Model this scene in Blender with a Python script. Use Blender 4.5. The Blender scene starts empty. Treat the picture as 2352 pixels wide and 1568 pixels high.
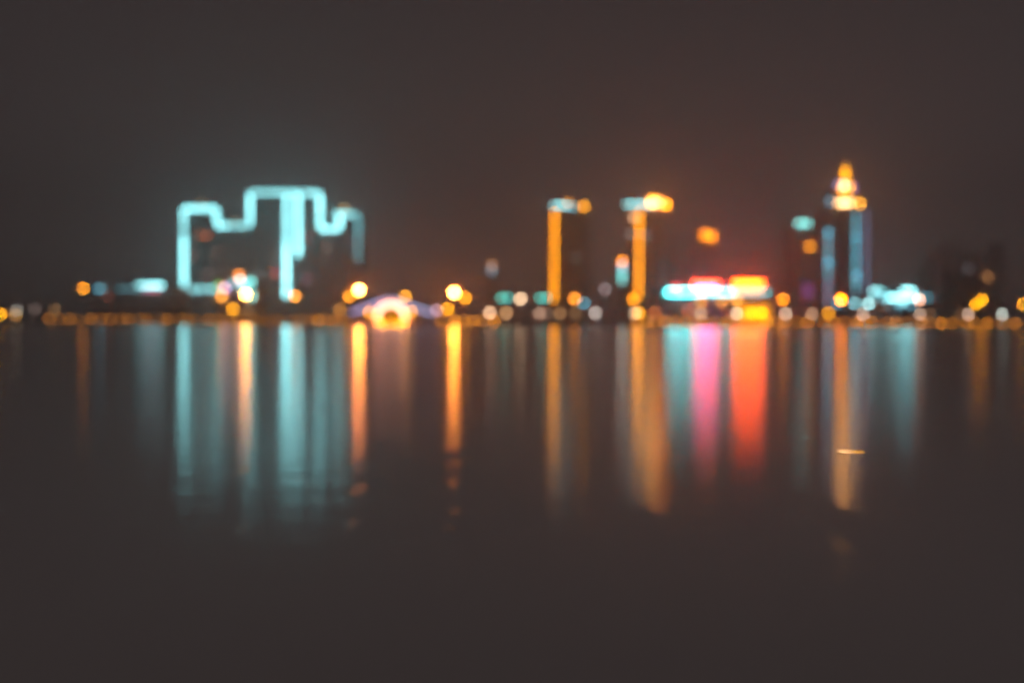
import bpy, bmesh, math, random
from mathutils import Matrix, Vector
random.seed(7)
S = bpy.context.scene
COL = S.collection
# ------------------------------------------------------------------ camera
CAM_H = 0.30
VH = 746.0                      # image row (of 1568) of the horizon at the centre
K = 0.72 / 2352                 # radians per photo unit
ROLL = math.radians(0.28)
CAMROT = (Matrix.Rotation(math.radians(90) - math.atan((784 - VH) * K), 4, 'X') @ Matrix.Rotation(ROLL, 4, 'Z'))
cd = bpy.data.cameras.new('camera')
cam = bpy.data.objects.new('camera', cd); COL.objects.link(cam)
cam.matrix_world = Matrix.Translation((0, 0, CAM_H)) @ CAMROT
cd.lens = 50; cd.sensor_width = 36; cd.clip_start = 0.05; cd.clip_end = 6000
cd.dof.use_dof = True; cd.dof.focus_distance = 3.25; cd.dof.aperture_fstop = 1.55
S.camera = cam
RB = 16.2                       # radius of the blur disc in photo units (far things)

def at(u, v, y):
    """photo point (2352 wide) -> the point at distance y in front of the camera"""
    d = CAMROT.to_3x3() @ Vector(((u - 1176) * K, (784 - v) * K, -1.0))
    return Vector((0, 0, CAM_H)) + d * (y / d.y)
ZO = {1: 0.0, 2: 516.8, 3: 1033.6, 4: 1378.1, 5: 1764.0}
def P(k, x, y): return ZO[k] + x * 0.2929, 344.5 + y * 0.2929
def px(y): return K * y         # metres per photo unit at distance y

HAZE_D = 0.0015
def thru(y): return math.exp(HAZE_D * y)          # lamps shine this much stronger, to reach the eye through the haze
GROUND = 0.36

# ------------------------------------------------------------------ materials
def nmat(name):
    m = bpy.data.materials.new(name); m.use_nodes = True
    nt = m.node_tree; nt.nodes.clear()
    out = nt.nodes.new('ShaderNodeOutputMaterial')
    return m, nt, out
_em = {}
def glow(c, var=0.0, scale=0.3):
    """light of a lamp or a glow panel; var > 0: LED modules of unequal brightness along a strip"""
    key = tuple(round(float(x), 3) for x in c) + (var, scale)
    if key in _em: return _em[key]
    m, nt, out = nmat('glow_light')
    e = nt.nodes.new('ShaderNodeEmission')
    s = max(key[:3]); e.inputs['Strength'].default_value = s
    e.inputs['Color'].default_value = (key[0] / s, key[1] / s, key[2] / s, 1)
    if var:
        tc = nt.nodes.new('ShaderNodeTexCoord'); n = nt.nodes.new('ShaderNodeTexNoise')
        n.inputs['Scale'].default_value = scale; n.inputs['Detail'].default_value = 1.5
        mr = nt.nodes.new('ShaderNodeMapRange')
        mr.inputs['From Min'].default_value = .32; mr.inputs['From Max'].default_value = .68
        mr.inputs['To Min'].default_value = s * (1 - var); mr.inputs['To Max'].default_value = s * (1 + var)
        nt.links.new(tc.outputs['Object'], n.inputs['Vector']); nt.links.new(n.outputs['Fac'], mr.inputs[0])
        nt.links.new(mr.outputs[0], e.inputs['Strength'])
    nt.links.new(e.outputs[0], out.inputs['Surface'])
    _em[key] = m
    return m
def paint(name, c, rough=0.6, metal=0.0, var=0.25, scale=2.0):
    m, nt, out = nmat(name)
    b = nt.nodes.new('ShaderNodeBsdfPrincipled')
    b.inputs['Roughness'].default_value = rough; b.inputs['Metallic'].default_value = metal
    tc = nt.nodes.new('ShaderNodeTexCoord'); n = nt.nodes.new('ShaderNodeTexNoise')
    n.inputs['Scale'].default_value = scale; n.inputs['Detail'].default_value = 5
    r = nt.nodes.new('ShaderNodeValToRGB')
    r.color_ramp.elements[0].color = tuple(x * (1 - var) for x in c) + (1,)
    r.color_ramp.elements[1].color = tuple(min(1, x * (1 + var)) for x in c) + (1,)
    nt.links.new(tc.outputs['Object'], n.inputs['Vector']); nt.links.new(n.outputs['Fac'], r.inputs[0])
    nt.links.new(r.outputs[0], b.inputs['Base Color']); nt.links.new(b.outputs[0], out.inputs['Surface'])
    return m
def facade(name, wall, glass, sx=0.28, sz=0.30):
    """concrete grid with dark panes, from the position on the wall"""
    m, nt, out = nmat(name)
    b = nt.nodes.new('ShaderNodeBsdfPrincipled'); b.inputs['Roughness'].default_value = 0.55
    tc = nt.nodes.new('ShaderNodeTexCoord'); sep = nt.nodes.new('ShaderNodeSeparateXYZ')
    nt.links.new(tc.outputs['Object'], sep.inputs[0])
    add = nt.nodes.new('ShaderNodeMath'); add.operation = 'ADD'
    nt.links.new(sep.outputs[0], add.inputs[0]); nt.links.new(sep.outputs[1], add.inputs[1])
    masks = []
    for src, sc, lim in ((add.outputs[0], sx, 0.3), (sep.outputs[2], sz, 0.42)):
        mu = nt.nodes.new('ShaderNodeMath'); mu.operation = 'MULTIPLY'; mu.inputs[1].default_value = sc
        fr = nt.nodes.new('ShaderNodeMath'); fr.operation = 'FRACT'
        gt = nt.nodes.new('ShaderNodeMath'); gt.operation = 'GREATER_THAN'; gt.inputs[1].default_value = lim
        nt.links.new(src, mu.inputs[0]); nt.links.new(mu.outputs[0], fr.inputs[0]); nt.links.new(fr.outputs[0], gt.inputs[0])
        masks.append(gt)
    am = nt.nodes.new('ShaderNodeMath'); am.operation = 'MULTIPLY'
    nt.links.new(masks[0].outputs[0], am.inputs[0]); nt.links.new(masks[1].outputs[0], am.inputs[1])
    mx = nt.nodes.new('ShaderNodeMix'); mx.data_type = 'RGBA'
    mx.inputs[6].default_value = wall + (1,); mx.inputs[7].default_value = glass + (1,)
    nt.links.new(am.outputs[0], mx.inputs[0]); nt.links.new(mx.outputs[2], b.inputs['Base Color'])
    nt.links.new(b.outputs[0], out.inputs['Surface'])
    return m
M_WALL = facade('concrete_and_glass', (0.20, 0.165, 0.165), (0.09, 0.08, 0.085))
M_DARK = facade('dark_glass_grid', (0.10, 0.085, 0.085), (0.05, 0.045, 0.05))
M_PALE = facade('pale_concrete', (0.34, 0.29, 0.29), (0.2, 0.175, 0.175))
M_ROOF = paint('roof_felt', (0.12, 0.10, 0.10))
M_POST = paint('painted_iron', (0.05, 0.05, 0.055), 0.4, 0.6)
M_STONE = paint('grey_stone', (0.18, 0.15, 0.14), 0.7, 0, 0.35, 0.6)
M_GROUND = paint('paving', (0.10, 0.085, 0.08), 0.85, 0, 0.35, 0.4)

# ------------------------------------------------------------------ mesh builder
class MB:
    def __init__(s): s.v = []; s.f = []
    def add(s, vs, fs):
        b = len(s.v); s.v += [Vector(q) for q in vs]; s.f += [tuple(b + i for i in f) for f in fs]
        return s
    def box(s, x0, x1, y0, y1, z0, z1):
        return s.add([(x0, y0, z0), (x1, y0, z0), (x1, y1, z0), (x0, y1, z0), (x0, y0, z1), (x1, y0, z1), (x1, y1, z1), (x0, y1, z1)],
                     [(0, 3, 2, 1), (4, 5, 6, 7), (0, 1, 5, 4), (1, 2, 6, 5), (2, 3, 7, 6), (3, 0, 4, 7)])
    def bar(s, a, b, w, d):
        """a square bar from a to b lying in a facade plane: w across, d deep (towards the viewer's side)"""
        a, b = Vector(a), Vector(b); t = (b - a).normalized(); n = Vector((0, 1, 0)); p = t.cross(n).normalized() * (w / 2)
        q = n * d
        return s.add([a - p, a + p, a + p + q, a - p + q, b - p, b + p, b + p + q, b - p + q],
                     [(0, 1, 2, 3), (4, 7, 6, 5), (0, 4, 5, 1), (1, 5, 6, 2), (2, 6, 7, 3), (3, 7, 4, 0)])
    def lathe(s, prof, c=(0, 0, 0), n=10):
        vs, fs = [], []
        for r, z in prof:
            for i in range(n):
                a = 2 * math.pi * i / n
                vs.append((c[0] + r * math.cos(a), c[1] + r * math.sin(a), c[2] + z))
        for j in range(len(prof) - 1):
            for i in range(n):
                k = (i + 1) % n
                fs.append((j * n + i, j * n + k, (j + 1) * n + k, (j + 1) * n + i))
        fs.append(tuple(range(n - 1, -1, -1))); fs.append(tuple(range((len(prof) - 1) * n, len(prof) * n)))
        return s.add(vs, fs)
    def ball(s, c, r, n=10, m=6, sz=1.0):
        prof = [(max(1e-3, r * math.sin(math.pi * j / m)), -r * sz * math.cos(math.pi * j / m)) for j in range(m + 1)]
        return s.lathe(prof, c, n)
    def tube(s, pts, r, n=8):
        pts = [Vector(p) for p in pts]; vs, fs = [], []
        for i, p in enumerate(pts):
            t = (pts[min(i + 1, len(pts) - 1)] - pts[max(i - 1, 0)]).normalized()
            a = Vector((0, 1, 0)) if abs(t.y) < 0.9 else Vector((1, 0, 0))
            e1 = t.cross(a).normalized(); e2 = t.cross(e1)
            for k in range(n):
                th = 2 * math.pi * k / n
                vs.append(p + (e1 * math.cos(th) + e2 * math.sin(th)) * r)
        for i in range(len(pts) - 1):
            for k in range(n):
                q = (k + 1) % n
                fs.append((i * n + k, i * n + q, (i + 1) * n + q, (i + 1) * n + k))
        fs.append(tuple(range(n - 1, -1, -1))); fs.append(tuple(range((len(pts) - 1) * n, len(pts) * n)))
        return s.add(vs, fs)
    def build(s, name, mat, parent=None, smooth=False):
        o0 = Vector((0, 0, 0))
        p = parent
        while p is not None: o0 = o0 + p.location; p = p.parent
        me = bpy.data.meshes.new(name); me.from_pydata([tuple(q - o0) for q in s.v], [], s.f); me.update()
        if smooth:
            for f in me.polygons: f.use_smooth = True
        me.materials.append(mat)
        o = bpy.data.objects.new(name, me); COL.objects.link(o)
        if parent is not None: o.parent = parent
        return o
def thing(name, label, cat, loc, group=None):
    o = bpy.data.objects.new(name, None); COL.objects.link(o); o.location = loc
    o.empty_display_size = 0.5
    o['label'] = label; o['category'] = cat
    if group: o['group'] = group
    return o
def struct(o, kind='structure'): o['kind'] = kind; return o

# how strongly a lamp has to shine so that its blur disc shows the colour c
def disc_level(c, r): return tuple(x * (RB * RB) / (r * r) if r < RB else x for x in c)
def line_level(c, w): return tuple(x * math.pi * RB / (2 * w) for x in c)

# colours of the light as it shows in the blur discs (linear)
AMBER = (1.0, 0.36, 0.0)
RAIL = (0.095, 0.029, 0.001)
CYAN = (0.31, 0.90, 0.95)
TEAL = (0.045, 0.30, 0.30)
PEACH = (1.0, 0.58, 0.30)
GREY = (0.30, 0.25, 0.23)
def mul(c, k): return tuple(x * k for x in c)

# ------------------------------------------------------------------ setting
QY = 250.0
ca, cb = at(846, 742, QY).x, at(946, 742, QY).x          # mouth of the canal under the bridge
g = MB()
g.box(-700, ca, QY, 320, -1.5, GROUND); g.box(cb, 700, QY, 320, -1.5, GROUND); g.box(-700, 700, 320, 950, -1.5, GROUND)
struct(g.build('ground', M_GROUND))

PATCHES = [(1954, 1037, 38, 5, .035), (1872, 1005, 38, 2.5, .05), (1950, 1205, 80, 110, .05), (1505, 1240, 80, 105, .06),
           (825, 1030, 26, 72, .170), (1041, 990, 28, 52, .170), (1500, 1050, 36, 48, .15), (1734, 1010, 42, 70, .16), (1640, 1010, 30, 74, .15), (560, 960, 24, 50, .16), (825, 1124, 22, 15, .21), (806, 1203, 17, 13, .205), (1040, 1110, 18, 13, .19), (1046, 1173, 18, 10, .20), (1030, 1213, 18, 9, .205), (553, 1080, 20, 17, .185), (556, 1214, 16, 14, .21),
           (1040, 1046, 26, 6, .10), (825, 1104, 26, 5, .08)]
def water_material():
    m, nt, out = nmat('river_water')
    N = nt.nodes.new; L = nt.links.new
    geo = N('ShaderNodeNewGeometry'); sep = N('ShaderNodeSeparateXYZ'); L(geo.outputs['Position'], sep.inputs[0])
    # calm film near the bank, wind-ruffled further out, with a ragged edge
    mp = N('ShaderNodeMapping'); mp.inputs['Scale'].default_value = (2.2, 5.0, 1); L(geo.outputs['Position'], mp.inputs[0])
    n1 = N('ShaderNodeTexNoise'); n1.inputs['Scale'].default_value = 1.0; n1.inputs['Detail'].default_value = 3; L(mp.outputs[0], n1.inputs['Vector'])
    sc = N('ShaderNodeMath'); sc.operation = 'MULTIPLY_ADD'; sc.inputs[1].default_value = 1.1; L(n1.outputs['Fac'], sc.inputs[0]); L(sep.outputs[1], sc.inputs[2])
    mr = N('ShaderNodeMapRange'); mr.interpolation_type = 'SMOOTHSTEP'
    mr.inputs['From Min'].default_value = 2.1; mr.inputs['From Max'].default_value = 4.8
    mr.inputs['To Min'].default_value = 0.13; mr.inputs['To Max'].default_value = 0.158
    L(sc.outputs[0], mr.inputs[0])
    rough = mr.outputs[0]
    # cat's paws (ruffled spots in the calm) and slicks (smooth spots in the ruffled water): u, v, half width, half height, roughness
    for u, v, hu, hv, val in PATCHES:
        y = CAM_H / max(1e-3, (v - (VH + (u - 1176) * math.tan(ROLL))) * K); x = at(u, v, y).x
        sx, sy = hu * K * y, hv * K * y * y / CAM_H
        a = N('ShaderNodeVectorMath'); a.operation = 'SUBTRACT'; a.inputs[1].default_value = (x, y, 0); L(geo.outputs['Position'], a.inputs[0])
        b = N('ShaderNodeVectorMath'); b.operation = 'DIVIDE'; b.inputs[1].default_value = (sx, sy, 1); L(a.outputs[0], b.inputs[0])
        c = N('ShaderNodeVectorMath'); c.operation = 'LENGTH'; L(b.outputs[0], c.inputs[0])
        e = N('ShaderNodeMapRange'); e.interpolation_type = 'SMOOTHSTEP'
        e.inputs['From Min'].default_value = 0.7 if hv < 100 else 0.35; e.inputs['From Max'].default_value = 1.15; e.inputs['To Min'].default_value = 1; e.inputs['To Max'].default_value = 0
        L(c.outputs['Value'], e.inputs[0])
        mx = N('ShaderNodeMix'); L(e.outputs[0], mx.inputs[0]); L(rough, mx.inputs[2]); mx.inputs[3].default_value = val
        rough = mx.outputs[0]
    # small ripples, resolved only near the viewer
    mp2 = N('ShaderNodeMapping'); mp2.inputs['Scale'].default_value = (3.0, 7.0, 1); L(geo.outputs['Position'], mp2.inputs[0])
    n2 = N('ShaderNodeTexNoise'); n2.inputs['Scale'].default_value = 1.0; n2.inputs['Detail'].default_value = 2; L(mp2.outputs[0], n2.inputs['Vector'])
    amp = N('ShaderNodeMapRange'); amp.inputs['From Min'].default_value = 2.5; amp.inputs['From Max'].default_value = 7
    amp.inputs['To Min'].default_value = 1.0; amp.inputs['To Max'].default_value = 0.0; L(sep.outputs[1], amp.inputs[0])
    bp = N('ShaderNodeBump'); bp.inputs['Distance'].default_value = 0.0008
    L(n2.outputs['Fac'], bp.inputs['Height']); L(amp.outputs[0], bp.inputs['Strength'])
    gl = N('ShaderNodeBsdfAnisotropic'); gl.distribution = 'BECKMANN'
    gl.inputs['Color'].default_value = (1, 1, 1, 1); L(rough, gl.inputs['Roughness']); L(bp.outputs[0], gl.inputs['Normal'])
    df = N('ShaderNodeBsdfDiffuse'); df.inputs['Color'].default_value = (0.27, 0.243, 0.238, 1)
    fr = N('ShaderNodeFresnel'); fr.inputs['IOR'].default_value = 1.33; L(bp.outputs[0], fr.inputs['Normal'])
    mx = N('ShaderNodeMixShader'); L(fr.outputs[0], mx.inputs[0]); L(df.outputs[0], mx.inputs[1]); L(gl.outputs[0], mx.inputs[2])
    L(mx.outputs[0], out.inputs['Surface'])
    return m
w = MB()
w.add([(-700, -60, 0), (700, -60, 0), (700, QY, 0), (cb, QY, 0), (ca, QY, 0), (-700, QY, 0)], [(0, 1, 2, 3, 4, 5)])
w.add([(ca, QY, 0), (cb, QY, 0), (cb, 320, 0), (ca, 320, 0)], [(0, 1, 2, 3)])
struct(w.build('water', water_material()))

# ------------------------------------------------------------------ buildings
def building(name, label, cat, Y, boxes, depth=24, mat=None, roof=True, group=None, wall='wall'):
    """boxes: (u0, u1, v_top[, depth, v_bottom]) in photo units at distance Y; each one storeyed block with a parapet"""
    us = [b[0] for b in boxes] + [b[1] for b in boxes]
    x0 = at(min(us), 742, Y).x; x1 = at(max(us), 742, Y).x
    root = thing(name, label, cat, ((x0 + x1) / 2, Y + depth / 2, GROUND), group)
    root['y'] = Y
    for b in boxes:
        d = b[3] if len(b) > 3 else depth
        a, c = at(b[0], b[2], Y), at(b[1], b[2], Y)
        zt = (a.z + c.z) / 2; zb = GROUND if len(b) < 5 else at(b[0], b[4], Y).z
        m = MB().box(a.x, c.x, Y, Y + d, zb, zt)
        z = zb + 4.2
        while z < zt - 2.5:
            m.box(a.x - 0.12, c.x + 0.12, Y - 0.12, Y + d + 0.12, z, z + 0.35); z += 4.2
        wl = m.build(wall, mat or M_WALL, root)
        if roof:
            r = MB()
            t, h = 0.4, 0.9
            for bx in ((a.x - .2, c.x + .2, Y - .2, Y + t), (a.x - .2, c.x + .2, Y + d - t, Y + d + .2), (a.x - .2, a.x + t, Y + t, Y + d - t), (c.x - t, c.x + .2, Y + t, Y + d - t)):
                r.box(*bx, zt, zt + h)
            r.box(a.x + t, c.x - t, Y + t, Y + d - t, zt + 0.002, zt + 0.2)
            cx = (a.x + c.x) / 2; cw = (c.x - a.x) * 0.15
            r.box(cx - cw, cx + cw, Y + d * .4, Y + d * .7, zt + .2, zt + 2.2)
            r.build('roof', M_ROOF, root)
    del root['y']
    root_y[root.name] = Y
    return root
root_y = {}
def strip(root, u0, v0, u1, v1, c, w=5.0, name='light_strip', lift=0.5, var=0.0):
    Y = root_y[root.name] - lift
    a, b = at(u0, v0, Y), at(u1, v1, Y)
    return MB().bar(a, b, w * px(Y), 0.25).build(name, glow(mul(line_level(c, w), thru(Y)), var, .05 / px(Y)), root)
def dot(root, u, v, c, r=5.0, name='facade_lamp', lift=0.9):
    Y = root_y[root.name] - lift
    return MB().ball(at(u, v, Y), r * px(Y), 10, 6).build(name, glow(mul(disc_level(c, r), thru(Y))), root)
def panel(root, u0, v0, u1, v1, c, name='facade_glow', lift=0.4):
    Y = root_y[root.name] - lift
    a, b = at(u0, v0, Y), at(u1, v1, Y)
    return MB().box(min(a.x, b.x), max(a.x, b.x), Y, Y + 0.2, min(a.z, b.z), max(a.z, b.z)).build(name, glow(mul(c, thru(Y))), root)
def pane(root, u, v, c, w=9, h=8):
    """a lit window: its glass is small against the blur disc"""
    k = math.pi * RB * RB / (w * h)
    return panel(root, u - w / 2, v - h / 2, u + w / 2, v + h / 2, mul(c, k), 'window')

# A: stepped block outlined in cyan
A = building('outlined_building', 'tall stepped building outlined in bright cyan light strips', 'building', 520,
             [(418, 500, 474), (500, 571, 515, 20), (571, 738, 438, 28), (738, 782, 522, 20), (782, 827, 488)])
for a in [(422, 480, 422, 500, .85), (422, 500, 422, 545, .55), (422, 545, 422, 664, .98), (424, 479, 495, 479, .85), (497, 480, 497, 514, .9),
          (499, 518, 525, 518, 1.0), (525, 518, 572, 518, .5), (574, 444, 574, 516, 1.0), (576, 442, 640, 442, .55), (640, 442, 735, 444, .62), (735, 447, 735, 522, .9),
          (737, 526, 778, 526, .95), (780, 491, 780, 524, 1.15), (765, 492, 800, 492, .55), (800, 492, 820, 493, .4), (823, 495, 823, 540, .27), (823, 540, 823, 600, .16),
          (658, 446, 658, 565, .78), (658, 565, 658, 682, 1.25), (685, 446, 685, 588, 1.0), (424, 664, 505, 664, .55), (505, 664, 582, 664, .62)]:
    k = a[4]; c = mul(CYAN, k * (1.2 if k > .65 else 1.0))
    if k < .3: c = mul((.16, .66, .75), k * 1.1)
    strip(A, *a[:4], c, w=8, var=.65 if k < .65 else .3)
for u, v in ((463, 470), (538, 512), (640, 440), (702, 441), (790, 480)):
    dot(A, u, v, (.20, .13, .05), 6, 'roof_lamp', lift=-2.0)
for u, v, c in ((459, 541, (.09, .045, .035)), (475, 541, (.13, .05, .035)), (498, 579, (.06, .045, .04)), (442, 586, (.07, .06, .06)), (478, 628, (.06, .045, .045)), (634, 627, (.17, .045, .045)),
                (706, 545, (.08, .045, .045)), (751, 568, (.07, .06, .055)), (640, 588, (.06, .06, .06)), (705, 640, (.08, .05, .06)), (806, 560, (.05, .045, .05)), (596, 632, (.09, .085, .085))):
    pane(A, u, v, tuple(max(0.004, x - .03) for x in c))

# low cyan pavilion on the left
LW = building('waterfront_hall', 'low dark hall with a row of cyan eave lamps, left of the outlined building', 'building', 300, [(214, 300, 668, 14), (300, 388, 662, 18)], depth=18)
for i, u in enumerate((318, 328, 338, 347, 356, 364, 371)):
    dot(LW, u, 655, mul(CYAN, .34 if i else .2), 4.5, 'eave_lamp')
for u, c in ((336, (.10, .03, .05)), (347, (.12, .03, .05)), (360, (.13, .03, .04))):
    dot(LW, u, 664, c, 4, 'eave_lamp', lift=1.2)
strip(LW, 270, 663, 318, 663, (.03, .085, .10)); dot(LW, 227, 663, (.03, .12, .16), 5); dot(LW, 236, 663, (.02, .05, .06), 5); dot(LW, 247, 680, (.045, .012, .008), 4)

# cyan shop front at the foot of A
SF = building('shop_kiosk', 'small kiosk with teal and pink lamps below the cyan outlined building', 'building', 330, [(496, 592, 640, 12)], depth=12)
for u, v, c, r in ((576, 647, (.10, .46, .44), 6), (566, 655, (.08, .40, .38), 6), (578, 680, (.10, .42, .40), 6), (560, 668, (.06, .3, .3), 5), (549, 633, (1.0, .25, 0), 5.5), (552, 644, (.55, .5, .60), 5),
                   (503, 656, (.03, .16, .02), 5), (514, 660, (.75, .26, .22), 5.5), (518, 661, (.3, .2, .45), 5), (509, 681, (.9, .32, .03), 5), (535, 650, (.05, .2, .2), 5)):
    dot(SF, u, v, c, r, 'coloured_lamp')

# B and C: slim amber towers with cyan caps
def slim_tower(label, Y, u, vt, vb, x0, x1, vroof):
    t = building('slim_tower', label, 'tower', Y, [(x0, x1, vroof, 22), (u - 12, u + 12, vt - 2, 10)], depth=22, mat=M_DARK, group='slim towers with amber columns')
    n = int((vb - vt) / 12.5)
    for i in range(n + 1):
        dot(t, u - (2.0 * i / n), vt + (vb - vt) * i / n, mul((.38, .115, 0.0), 1.2 if i % 2 else 1.0), 3.6, 'column_lamp')
    return t
Bt = slim_tower('slim tower with an amber lamp column and cyan cap, nearer the humpback bridge', 600, 1274, 488, 686, 1262, 1352, 476)
strip(Bt, 1268, 472, 1305, 472, mul(CYAN, .72), 6); strip(Bt, 1305, 474, 1322, 476, (.06, .30, .36), 6)
dot(Bt, 1340.6, 474, (.78, .27, .0), 5.5, 'roof_lamp'); dot(Bt, 1304, 466, (.32, .10, .0), 5, 'roof_lamp', lift=-1.5)
pane(Bt, 1324, 592, (.02, .018, .016))
Ct = slim_tower('slim tower with an amber lamp column under a peach crown, beside the neon pavilion', 600, 1469, 488, 676, 1448, 1522, 474)
strip(Ct, 1436, 469, 1488, 469, mul(CYAN, .66), 6); strip(Ct, 1488, 471, 1500, 472, mul(CYAN, .5), 5)
dot(Ct, 1496, 466, (3.2, 1.15, .20), 6, 'crown_lamp'); dot(Ct, 1505, 465, (3.2, 1.15, .20), 6, 'crown_lamp'); dot(Ct, 1513, 466, (2.0, .45, .2), 6, 'crown_lamp')
dot(Ct, 1529, 470, (2.6, .62, .0), 6, 'crown_lamp'); dot(Ct, 1497, 458, (1.0, .3, 0), 5, 'crown_lamp'); dot(Ct, 1510, 459, (1.0, .3, 0), 5, 'crown_lamp')
dot(Ct, 1456, 499, (.40, .20, .10), 6); pane(Ct, 1449, 538, (.06, .05, .05)); pane(Ct, 1482, 538, (.05, .045, .05))

# little tower left of C
N1 = building('stair_tower', 'narrow block with a bright cyan lit stair, left of the tower with the peach crown', 'tower', 480, [(1416, 1443, 594, 10)], depth=10, mat=M_DARK)
strip(N1, 1429, 612, 1429, 650, (.13, .56, .54), 6); dot(N1, 1429, 600, (.85, .24, 0), 5); dot(N1, 1429.5, 609, (.16, .14, .24), 5, lift=1.2)
# far small lamp mast left
N2 = building('narrow_block', 'narrow dim block with faint blue and orange top lamps, above the teal lamps', 'building', 560, [(1120, 1142, 602, 10)], depth=10, mat=M_DARK)
dot(N2, 1130, 607, (.16, .06, .02), 5.5); dot(N2, 1130, 616, (.05, .065, .08), 5.5, lift=1.3); dot(N2, 1130, 625, (.025, .05, .06), 5.5)

# E: dark tower with billboard lamp, F: purple tower with cyan roof lamps
E = building('office_tower', 'dark office tower with an amber billboard lamp, behind the neon pavilion', 'tower', 640, [(1490, 1552, 560, 20), (1590, 1650, 546, 20)], depth=22)
strip(E, 1612, 537.5, 1642, 545.5, (2.6, .62, 0), 17, 'billboard_lamp')
panel(E, 1494, 585, 1524, 630, (.03, .045, .065), 'facade_glow'); panel(E, 1494, 630, 1526, 697, (.04, .09, .12), 'facade_glow')  # floodlight glow on the wall, put in as dim teal emission
F = building('purple_tower', 'dark purple tower with cyan roof lamps and a magenta panel, beside the spire tower', 'tower', 620, [(1815, 1890, 517, 22)], depth=22)
for u, v in ((1834, 513), (1841, 513), (1848, 513), (1856, 513)): dot(F, u, v, mul((.17, .66, .62), .36), 5, 'roof_lamp')
dot(F, 1889, 514, (.12, .42, .42), 5.5, 'roof_lamp'); dot(F, 1898, 517, (.03, .14, .18), 5, 'roof_lamp')
dot(F, 1860.5, 566, (.62, .19, 0), 5.5); panel(F, 1846, 652, 1876, 684, (.14, .035, .16), 'facade_glow')

# G: landmark tower with a lit drum and spire
G = building('clock_spire_tower', 'tall tower with two blue light columns, a bright amber crown and a pointed spire', 'tower', 560, [(1899, 1996, 484, 26), (1922, 1976, 456, 20)], depth=26, mat=M_DARK)
Yg = 560; cx = at(1940, 430, Yg).x
zb, zd, zs = at(1940, 456, Yg).z, at(1940, 415, Yg).z, at(1940, 376, Yg).z
MB().lathe([(3.4, 0), (3.4, .5), (2.9, .6), (2.9, (zd - zb) * .8), (3.3, (zd - zb) * .82), (2.4, zd - zb)], (cx, Yg + 8, zb), 14).build('drum', M_WALL, G)
MB().lathe([(2.2, 0), (1.2, (zs - zd) * .5), (.5, (zs - zd) * .8), (.12, zs - zd + 2)], (cx, Yg + 8, zd), 12).build('spire', M_ROOF, G)
for i, (u, c) in enumerate(((1927, .8), (1934, .85), (1941, .85), (1948, .8), (1954, .7))): dot(G, u, 466, mul((1.0, .52, .20), c), 5, 'crown_lamp')
dot(G, 1974.5, 467, (.95, .37, .02), 5.5, 'crown_lamp'); dot(G, 1907, 463, (.03, .10, .14), 6, 'crown_lamp')
dot(G, 1938, 426, (1.6, .75, .42), 6.5, 'drum_lamp'); dot(G, 1952, 428, (1.0, .33, .0), 6, 'drum_lamp'); dot(G, 1935, 436, (1.2, .36, .01), 6, 'drum_lamp'); dot(G, 1948, 440, (.6, .22, .0), 6, 'drum_lamp')
dot(G, 1925, 424, (.06, .06, .14), 6, 'drum_lamp'); dot(G, 1958, 430, (.10, .05, .16), 6, 'drum_lamp')
for v, c in ((406, .85), (398, .7), (391, .45), (384, .22)): dot(G, 1942, v, mul((.75, .26, 0), c), 5 - (406 - v) * .06, 'spire_lamp')
strip(G, 1902.5, 530, 1902.5, 700, (.045, .145, .185), 7, 'light_column'); strip(G, 1966, 488, 1966, 690, (.03, .165, .21), 7, 'light_column')
strip(G, 1902.5, 640, 1902.5, 700, (.06, .06, .10), 6, 'light_column', lift=.9); strip(G, 1989, 480, 1989, 668, (.035, .04, .07), 6, 'light_column')
for u, v, c in ((1903, 534, .9), (1903, 603, 1.0), (1967, 546, .8), (1967, 585, .5), (1967, 633, 1.1)): dot(G, u, v, mul((.03, .17, .24), c), 6, 'column_lamp', lift=1.4)

# H: low hall with cyan eaves at the right
H = building('ferry_hall', 'low wide hall with bright cyan eaves, right of the spire tower', 'building', 320, [(2000, 2152, 679, 18), (2062, 2112, 666, 14)], depth=20)
for u, v, c in ((2005, 669, .35), (2012, 669, .3), (2018, 668, .3)): dot(H, u, v, mul(CYAN, c), 5, 'eave_lamp')
strip(H, 2038, 683, 2075, 684, mul(CYAN, 1.9), 7, 'eave_light'); strip(H, 2075, 682, 2108, 682, mul(CYAN, 1.6), 6, 'eave_light'); strip(H, 2072, 668, 2099, 668, mul(CYAN, 2.0), 7, 'eave_light')
strip(H, 2110, 683, 2140, 683, (.03, .15, .20), 6, 'eave_light'); strip(H, 2016, 683, 2038, 684, (.05, .22, .27), 6, 'eave_light'); strip(H, 2024, 670, 2034, 670, (.10, .36, .38), 6, 'eave_light')
dot(H, 2066, 699, (.03, .14, .18), 5); dot(H, 2091, 699, (.03, .12, .16), 5); dot(H, 2074, 692, (.16, .45, .48), 5); dot(H, 2040, 700, (.015, .03, .035), 5); dot(H, 2024, 702, (.04, .015, .005), 5)

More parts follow.
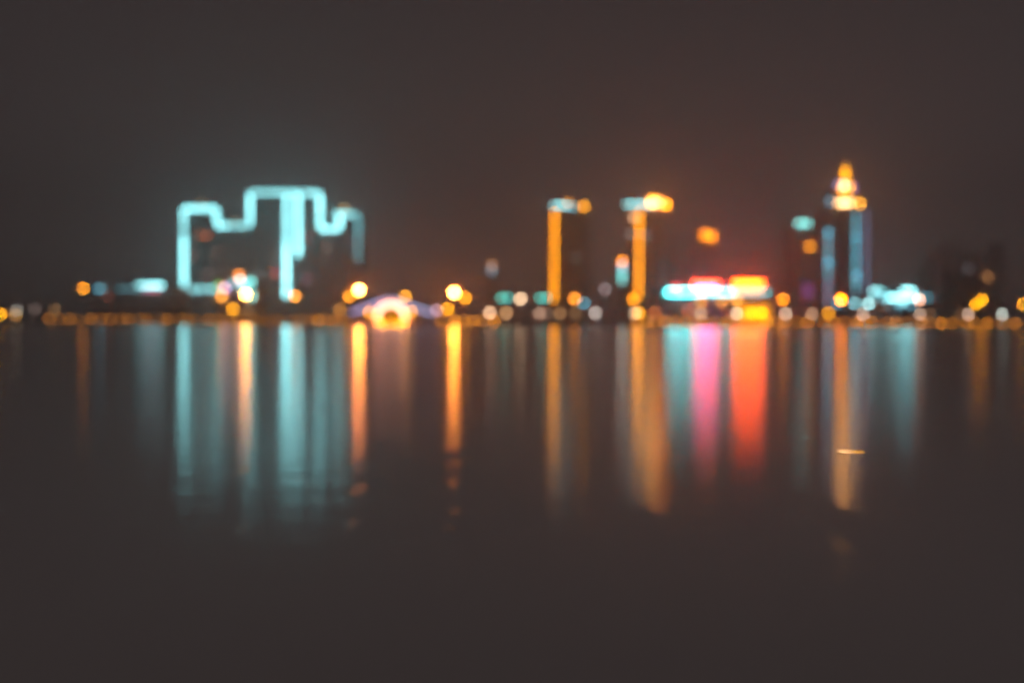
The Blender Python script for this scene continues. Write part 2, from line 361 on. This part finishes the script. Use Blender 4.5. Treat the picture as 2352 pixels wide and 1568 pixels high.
# D: neon pavilion
D = building('neon_pavilion', 'wide low pavilion with a cyan eave and red and amber neon on its roof', 'building', 300, [(1524, 1772, 677, 18)], depth=18)
strip(D, 1532, 671, 1600, 671, mul((.07, 1, 1.05), 5.5), 10, 'eave_light'); strip(D, 1600, 671, 1685, 671, mul((.16, 1, 1.05), 2.0), 10, 'eave_light'); strip(D, 1685, 671, 1752, 671, mul((.9, .9, .75), .6), 10, 'eave_light'); strip(D, 1752, 671, 1766, 671, (.08, .50, .55), 6, 'eave_light')
strip(D, 1546, 659, 1560, 659, (1.4, .08, .06), 6, 'neon_panel'); strip(D, 1594, 653, 1650, 653, (13.0, .48, .12), 7, 'neon_panel'); strip(D, 1686, 651, 1752, 651, (25.0, 1.1, .02), 8, 'neon_panel')
strip(D, 1600, 664, 1645, 664, (2.2, .3, 4.4), 6, 'neon_tube', lift=1.0); strip(D, 1688, 662, 1750, 662, (1.0, .4, .05), 6, 'neon_tube', lift=1.0)
for u in (1610, 1659): dot(D, u, 692, (.55, .19, 0), 4.5, 'door_lamp')
panel(D, 1698, 700, 1768, 743, (1.1, .42, .0), 'streak_glow_panel', lift=1.5)  # added glowing panel, deepens the amber streak on the water

# dark silhouettes
domed = building('domed_tower', 'unlit stepped tower with a rounded top, a dark silhouette at the far right', 'tower', 860, [(2142, 2274, 622, 40), (2160, 2258, 582, 34)], depth=40, roof=False, mat=M_PALE)
c0 = at(2209, 582, 860)
MB().ball((c0.x, 877, c0.z - 3), 46 * px(860), 20, 10, .95).build('dome', M_PALE, domed)
pane(domed, 2224, 618, (.02, .02, .022)); dot(domed, 2269, 636, (.12, .05, .015), 5)
dm2 = building('narrow_tower', 'thin unlit block, a dark silhouette right of the domed tower', 'tower', 850, [(2286, 2308, 566, 14)], depth=14, mat=M_PALE)

# ------------------------------------------------------------------ humpback bridge with a lit arch
YB = 249.0
pb = px(YB)
bc = at(898, 742, YB); bx = bc.x
arch_z = at(898, 731, YB).z
AR = 33 * pb                                             # radius of the lit arch line
bridge = thing('humpback_bridge', 'humpback footbridge with a glowing peach arch and lilac lit parapets', 'bridge', (bx, YB + 2.5, 0))
top = at(896, 686, YB).z
def hump(u):                                             # parapet line: two straight slopes meeting over the arch
    if u < 896: t = (896 - u) / (896 - 806.); return top + (at(806, 719, YB).z - top) * t
    t = (u - 896) / (1004. - 896); return top + (at(1004, 724, YB).z - top) * t
us = [800 + 8 * i for i in range(27)]
m = MB(); pts = []
for u in us:
    x = at(u, 742, YB).x; dx = x - bx; ri = AR - 7 * pb
    lo = math.sqrt(max(0, ri * ri - dx * dx)) + arch_z if abs(dx) < ri else -0.6
    pts.append((x, lo, hump(u) - 0.1))
for (xa, la, ha), (xb, lb, hb) in zip(pts, pts[1:]):
    m.add([(xa, YB + .3, la), (xb, YB + .3, lb), (xb, YB + .3, hb), (xa, YB + .3, ha), (xa, YB + 5, la), (xb, YB + 5, lb), (xb, YB + 5, hb), (xa, YB + 5, ha)],
          [(0, 1, 2, 3), (5, 4, 7, 6), (3, 2, 6, 7), (4, 5, 1, 0)])
for e, fl in ((pts[0], 0), (pts[-1], 1)):
    m.add([(e[0], YB + .3, e[1]), (e[0], YB + 5, e[1]), (e[0], YB + 5, e[2]), (e[0], YB + .3, e[2])], [(0, 1, 2, 3)])
m.build('span', M_STONE, bridge)
panel_z0, panel_z1 = at(898, 744, YB).z, at(898, 704, YB).z
MB().box(bx - 24 * pb, bx + 24 * pb, YB + 4.6, YB + 4.9, panel_z0, panel_z1).build('arch_glow_panel', glow((.6, .20, .0)), bridge)  # added emitter for the amber glow inside the arch and its reflection
arc = [(bx + AR * math.cos(a), YB, arch_z + AR * math.sin(a)) for a in [math.pi * i / 24 for i in range(25)]]
MB().tube(arc, 3.8 * pb, 8).build('arch_light', glow(mul(line_level((2.2, .80, .50), 7.6), thru(YB))), bridge)
MB().tube([(at(u, 742, YB).x, YB + .1, hump(u) + .05) for u in (808, 852, 892)], 2.2 * pb, 6).build('parapet_light', glow(mul(line_level((.14, .15, .30), 4.4), thru(YB))), bridge)
MB().tube([(at(u, 742, YB).x, YB + .1, hump(u) + .05) for u in (900, 950, 996)], 2.2 * pb, 6).build('parapet_light', glow(mul(line_level((.13, .16, .28), 4.4), thru(YB))), bridge)
for u, v, c, r in ((848, 717, (.85, .29, 0), 4.5), (944, 716, (.8, .28, 0), 4.5), (870, 738, (1.8, .36, .02), 4), (928, 739, (1.5, .34, 0), 4), (898, 743, (.5, .17, 0), 4), (880, 746, (.8, .26, .0), 4), (916, 746, (.8, .26, 0), 4)):
    MB().ball(at(u, v, YB - .5), r * pb, 10, 6).build('arch_lamp', glow(mul(disc_level(c, r), thru(YB))), bridge)

# ------------------------------------------------------------------ lamps along the waterfront
ORD = ['first', 'second', 'third', 'fourth', 'fifth', 'sixth', 'seventh', 'eighth', 'ninth', 'tenth', 'eleventh', 'twelfth', 'thirteenth', 'fourteenth', 'fifteenth', 'sixteenth', 'seventeenth', 'eighteenth', 'nineteenth', 'twentieth']
def lamp_tree(name, label, cat, group, u, v, y, c, r, base='post'):
    """a lamp on its own post: base plate, tapering post, collar, glowing globe, cap"""
    p = at(u, v, y); rr = r * px(y)
    t = thing(name, label, cat, (p.x, y, GROUND), group)
    h = p.z - GROUND; k = max(.02, min(.09, h * .02))
    MB().lathe([(k * 2.6, 0), (k * 2.6, .06), (k * 1.7, .12), (k * 1.5, max(.13, h * .18)), (k, max(.14, h * .2)), (k * .8, max(.2, h - rr * 1.15)), (k * 1.6, max(.21, h - rr * 1.1)), (rr * .6, max(.22, h - rr * .85))],
               (p.x, y, GROUND), 8).build('post', M_POST, t)
    MB().ball(p, rr, 12, 8).build('globe', glow(mul(disc_level(c, r), thru(y))), t, True)
    MB().lathe([(rr * .45, rr * .93), (rr * .5, rr * 1.0), (rr * .12, rr * 1.2), (.01, rr * 1.45)], p, 8).build('cap', M_POST, t)
    return t
street = [  # u, v, colour, emitter radius, label
    (191, 662, (.85, .27, .0), 3.0, 'lone amber street lamp at the far left, beside the low hall'),
    (565, 677, (20, 6.6, .5), 6.0, 'bright white street lamp in front of the small kiosk'),
    (535, 710, (.95, .35, .0), 6.0, 'amber lamp low in front of the kiosk, under the white street lamp'),
    (570, 712, (.10, .045, .015), 5, 'faint brown lamp at the foot of the white kiosk street lamp'),
    (677.5, 680, (1.25, .37, .02), 4.5, 'amber street lamp beside the lower end of the cyan middle strip'),
    (825, 666, (32, 7.8, .85), 6.5, 'brilliant white street lamp left of the humpback bridge'),
    (802, 681, (1.15, .36, .0), 4.5, 'amber street lamp tucked left of the brilliant white lamp by the bridge'),
    (930.5, 681, (.9, .33, .01), 4.5, 'amber street lamp above the right shoulder of the bridge'),
    (1043, 672, (32, 7.8, .85), 6.5, 'brilliant white street lamp right of the humpback bridge'),
    (1068, 684, (1.15, .36, .0), 4.5, 'amber street lamp tucked right of the brilliant white lamp'),
    (1028, 709, (1.1, .39, .0), 5.5, 'amber lamp low between the bridge and the right brilliant white lamp'),
    (1003, 712, (.30, .16, .20), 4.5, 'dim lilac and amber lamp at the right foot of the bridge'),
    (780, 710, (.26, .10, .01), 5, 'dim brown lamp left of the bridge, below the amber lamp'),
    (1152, 684, (.02, .24, .20), 5, 'left teal lamp of the pair right of the bridge'),
    (1166, 684, (.02, .22, .19), 5, 'teal lamp half behind the peach street lamp'),
    (1195.5, 686, (.85, .55, .33), 5.5, 'peach street lamp beside the teal lamps'),
    (1241, 684, (.02, .24, .20), 5, 'teal lamp left of the amber column of the first slim tower'),
    (1255, 684, (.02, .20, .18), 5, 'teal lamp against the foot of the first amber column'),
    (1320, 686, (1.25, .36, .02), 6, 'amber street lamp right of the first slim tower'),
    (1341, 697, (.03, .19, .26), 5, 'blue lamp below an amber street lamp, between the two slim towers'),
    (1390, 664, (.13, .105, .11), 6, 'grey high street lamp left of the cyan lit stair'),
    (1455, 687, (1.25, .37, .0), 6, 'amber street lamp at the foot of the second slim tower'),
    (1467, 719, (1.1, .40, .0), 6, 'amber lamp right at the quay, under the foot of the second slim tower'),
    (1692, 689, (.9, .34, .02), 5, 'amber street lamp in front of the neon pavilion'),
    (1725, 719, (3.0, .52, .0), 6.5, 'left one of two strong amber lamps under the neon pavilion'),
    (1749, 719, (3.0, .52, .0), 6.5, 'right one of two strong amber lamps under the neon pavilion'),
    (1798, 688, (1.25, .34, .0), 5, 'amber street lamp just right of the neon pavilion'),
    (1931.5, 688, (5.0, .95, .0), 5.5, 'amber street lamp at the foot of the spire tower'),
    (1924, 697, (.03, .14, .20), 5, 'blue lamp behind the amber lamp at the foot of the spire tower'),
    (1963, 697, (.14, .38, .42), 4.5, 'pale blue lamp below the right light column of the spire tower'),
    (1995, 697, (.34, .72, .74), 4.8, 'bright cyan lamp between the spire tower and the low wide hall'),
    (1903, 719, (.65, .24, .0), 5, 'amber lamp at the quay below the left blue column of the spire tower'),
    (2111, 688, (.95, .40, .22), 4, 'pink and amber street lamp before the low wide hall'),
    (2256, 689, (1.25, .40, .0), 2.6, 'bright amber street lamp, upper one of the pair below the domed tower'),
    (2241, 699, (.85, .30, .0), 2.4, 'dimmer amber street lamp, lower one of the pair below the domed tower'),
    (2350, 699, (.8, .28, .0), 2.4, 'amber street lamp cut by the right border'),
    (2, 722, (.95, .34, .0), 3, 'amber street lamp cut by the left border'),
    (1505, 717, (.30, .07, .01), 4.5, 'dim reddish lamp left of the neon pavilion'),
    (1579, 712, (.26, .06, .01), 4.5, 'dim reddish lamp below the left end of the neon pavilion'),
]
for i, (u, v, c, r, lab) in enumerate(street):
    lamp_tree('street_lamp', lab, 'street lamp', 'street lamps behind the quay', u, v, 259 + (i * 37 % 11), c, r * .78)

lantern = [
    (38, 712, (.13, .125, .11), 2.5, 'dim greenish grey lantern at the far left of the promenade'),
    (36, 724, (.22, .10, .02), 2.2, 'dim amber lantern just below the greenish grey one at the far left'),
    (80, 711, (.05, .035, .03), 2.2, 'barely lit lantern right of the greenish grey one at the far left'),
    (125, 710, (.09, .045, .015), 2.2, 'faint brown lantern above the left end of the amber lamp row'),
    (1125, 718, (.72, .42, .24), 5.5, 'bright peach lantern below the left teal lamp'),
    (1163, 719, (.40, .20, .08), 5.5, 'brown lantern right of the bright peach one'),
    (1239, 720, (.26, .15, .10), 5.5, 'brown lantern left of the first slim tower'),
    (1257, 720, (.08, .05, .035), 5.5, 'faint lantern behind the brown lantern by the first slim tower'),
    (1286, 720, (.20, .10, .04), 5.5, 'brown lantern below the amber column of the first slim tower'),
    (1322, 719, (.10, .05, .02), 5.5, 'faint brown lantern below the amber street lamp between the slim towers'),
    (1367.5, 719, (.36, .31, .28), 6, 'pale grey lantern with nothing close to it, between the slim towers'),
    (1458, 719, (.40, .28, .19), 5, 'pale lantern half behind the amber lamp under the second slim tower'),
    (1609, 720, (.38, .24, .15), 4.8, 'pale lantern below the left part of the neon pavilion'),
    (1692, 720, (.62, .44, .30), 4.8, 'brightest pale lantern below the neon pavilion, beside two strong amber lamps'),
    (1804.5, 721, (.50, .34, .24), 4.5, 'pale peach lantern below the amber lamp right of the pavilion'),
    (1865, 721, (.30, .17, .10), 4.2, 'brown lantern between the neon pavilion and the spire tower'),
    (1982, 722, (.42, .28, .21), 3.8, 'pale lantern below the spire tower, right side'),
    (2112.5, 722, (.34, .22, .16), 3.5, 'pale lantern under the right end of the low wide hall'),
    (2136, 722, (.06, .03, .012), 3.2, 'faint brown lantern right of the low wide hall'),
    (2224, 722, (.36, .24, .19), 3.2, 'pale peach lantern below the domed tower'),
    (2302, 722, (.36, .40, .36), 3.2, 'pale greenish white lantern at the far right'),
    (2206, 722, (.06, .028, .01), 3, 'faint brown lantern touching the pale one below the domed tower'),
]
for i, (u, v, c, r, lab) in enumerate(lantern):
    lamp_tree('promenade_lantern', lab, 'lantern', 'lanterns on the promenade', u, v, 255 + (i % 3), c, r * .78)

# the long row of small quay lamps
rail = []
for x in (385, 425, 465, 490, 510, 545, 580, 610, 640, 715, 752, 790, 830, 868, 912, 950, 1005, 1050, 1100, 1155, 1205, 1262, 1315, 1420, 1475, 1530, 1580, 1635, 1690, 1745, 1795, 1845, 1900, 1950):
    rail.append(x * .2929)
for x in (20, 75, 120, 175, 210, 255, 300, 350, 390, 440, 500, 560, 600, 640, 675, 705, 735, 765, 795, 825, 855, 885, 915, 945): rail.append(516.8 + x * .2929 + 8)
for x in (1530, 1570, 1610, 1650, 1690, 1725, 1800, 1840, 1875, 1910, 1945, 1980): rail.append(516.8 + x * .2929)
for x in (120, 160, 255, 285, 345, 390): rail.append(1033.6 + x * .2929)
for x in (285, 330, 372, 400, 432, 470, 510, 550, 600, 640, 680, 740, 800, 850, 900, 950, 1000, 1060, 1310, 1345, 1390, 1450, 1550, 1580): rail.append(1378.1 + x * .2929)
for x in (230, 270, 310, 440, 480, 515, 550, 600, 650, 700, 760, 820, 870, 930, 1000, 1040, 1100, 1150, 1200, 1260, 1310, 1360, 1410, 1450, 1500, 1560, 1620, 1660, 1720, 1770, 1840, 1870, 1940, 1980): rail.append(1764 + x * .2929)
rail.sort()
ok = [rail[0]]
for u in rail[1:]:
    if u - ok[-1] > 15: ok.append(u)
rail = ok
anchors = [(112, 'the left end of the row'), (422, 'the left cyan strip'), (565, 'the white kiosk street lamp'), (658, 'the cyan middle strip'), (825, 'the left brilliant white lamp'),
           (1043, 'the right brilliant white lamp'), (1125, 'the bright peach lantern'), (1467, 'the amber lamp below the second slim tower'), (1609, 'the left lantern below the neon pavilion'), (1737, 'the strong amber pair'),
           (1865, 'the brown lantern right of the pavilion'), (1982, 'the pale lantern below the spire tower'), (2112, 'the pale lantern under the low wide hall'), (2224, 'the lantern below the domed tower'), (2302, 'the greenish white lantern')]
count = {}
z_rail = 0.36 + 0.62
proto = None
def rail_parts(c, r):
    y = QY + 1.0
    t = thing('quay_lamp', '', 'quay lamp', (0, y, GROUND), 'small amber lamps in a row along the quay edge')
    rr = r * px(y); h = z_rail - GROUND
    MB().lathe([(.10, 0), (.10, .04), (.06, .08), (.045, h - rr * 1.1), (rr * .7, h - rr * .8)], (0, y, GROUND), 8).build('post', M_POST, t)
    MB().ball((0, y, z_rail), rr, 10, 6).build('globe', glow(mul(disc_level(c, r), thru(y))), t, True)
    MB().lathe([(rr * .5, rr * .9), (rr * .2, rr * 1.15), (.01, rr * 1.3)], (0, y, z_rail), 8).build('cap', M_POST, t)
    return t
def copy_thing(src):
    t = src.copy(); COL.objects.link(t)
    for ch in src.children:
        c = ch.copy(); COL.objects.link(c); c.parent = t
    return t
kinds = {}
for i, u in enumerate(rail):
    # how strongly each stretch of the row shines
    k = 1.0 if u < 420 else .9 if u < 690 else 1.6 if u < 850 else 3.0 if u < 1150 else 2.6 if u < 1800 else 2.2
    k *= (1.35, .7, 1.1, .6, 1.5, .8, 1.0, .65)[i % 8]; k = round(k, 2)
    r = 2.3 if (u < 700 or u > 1900) else 2.7
    if (k, r) not in kinds:
        t = kinds[(k, r)] = rail_parts(mul(RAIL, k), r)
    else:
        t = copy_thing(kinds[(k, r)])
    t.location.x = at(u, 735, QY + 1.0).x
    au, an = min(anchors, key=lambda a: abs(a[0] - u))
    side = 'left' if u < au else 'right'
    count.setdefault((an, side), []).append((abs(u - au), t))
for (an, side), lst in count.items():
    for j, (_, t) in enumerate(sorted(lst, key=lambda q: q[0])):
        t['label'] = f'{ORD[j]} small amber quay lamp {side} of {an}'

# ------------------------------------------------------------------ air
hz = MB().box(-720, 720, -70, 960, -3.0, 95)
hm, nt, out = nmat('night_haze')
pv = nt.nodes.new('ShaderNodeVolumePrincipled')
pv.inputs['Color'].default_value = (.92, .86, .88, 1); pv.inputs['Density'].default_value = HAZE_D; pv.inputs['Anisotropy'].default_value = 0.85
nt.links.new(pv.outputs[0], out.inputs['Volume'])
haze = struct(hz.build('haze', hm), 'stuff')

# ------------------------------------------------------------------ night sky and a weak added fill sun
wd = bpy.data.worlds.new('World'); S.world = wd; wd.use_nodes = True
nt = wd.node_tree; nt.nodes.clear()
out = nt.nodes.new('ShaderNodeOutputWorld'); bg = nt.nodes.new('ShaderNodeBackground')
sky = nt.nodes.new('ShaderNodeTexSky'); sky.sky_type = 'NISHITA'; sky.sun_disc = False
SUN_EL, SUN_ROT = math.radians(50), math.radians(200)
sky.sun_elevation = SUN_EL; sky.sun_rotation = SUN_ROT
bw = nt.nodes.new('ShaderNodeRGBToBW'); mixc = nt.nodes.new('ShaderNodeMix'); mixc.data_type = 'RGBA'; mixc.blend_type = 'MULTIPLY'
mixc.inputs[0].default_value = 1.0
mixc.inputs[7].default_value = (1.0, 0.80, 0.80, 1)
nt.links.new(sky.outputs[0], bw.inputs[0]); nt.links.new(bw.outputs[0], mixc.inputs[6])
nt.links.new(mixc.outputs[2], bg.inputs['Color']); bg.inputs['Strength'].default_value = 0.0115
nt.links.new(bg.outputs[0], out.inputs['Surface'])
sl = bpy.data.lights.new('fill_sun', 'SUN'); sl.energy = 0.33; sl.angle = math.radians(12); sl.color = (1, .92, .90)  # added soft fill from behind the camera, lifts dark water and facades
so = bpy.data.objects.new('fill_sun', sl); COL.objects.link(so)
sd = Vector((math.sin(SUN_ROT) * math.cos(SUN_EL), math.cos(SUN_ROT) * math.cos(SUN_EL), math.sin(SUN_EL)))
so.rotation_euler = (-sd).to_track_quat('-Z', 'Y').to_euler(); so.location = (0, -20, 60)

# ------------------------------------------------------------------ render settings
S.view_settings.view_transform = 'Standard'; S.view_settings.look = 'None'; S.view_settings.exposure = 0; S.view_settings.gamma = 1
cy = S.cycles
cy.use_denoising = True; cy.denoiser = 'OPENIMAGEDENOISE'; cy.denoising_input_passes = 'RGB'; cy.denoising_quality = 'HIGH'; cy.use_adaptive_sampling = False
cy.max_bounces = 4; cy.diffuse_bounces = 1; cy.glossy_bounces = 2; cy.volume_bounces = 0; cy.transparent_max_bounces = 4
cy.caustics_reflective = False; cy.caustics_refractive = False; cy.sample_clamp_indirect = 0; cy.sample_clamp_direct = 0; cy.blur_glossy = 0
cy.use_light_tree = True
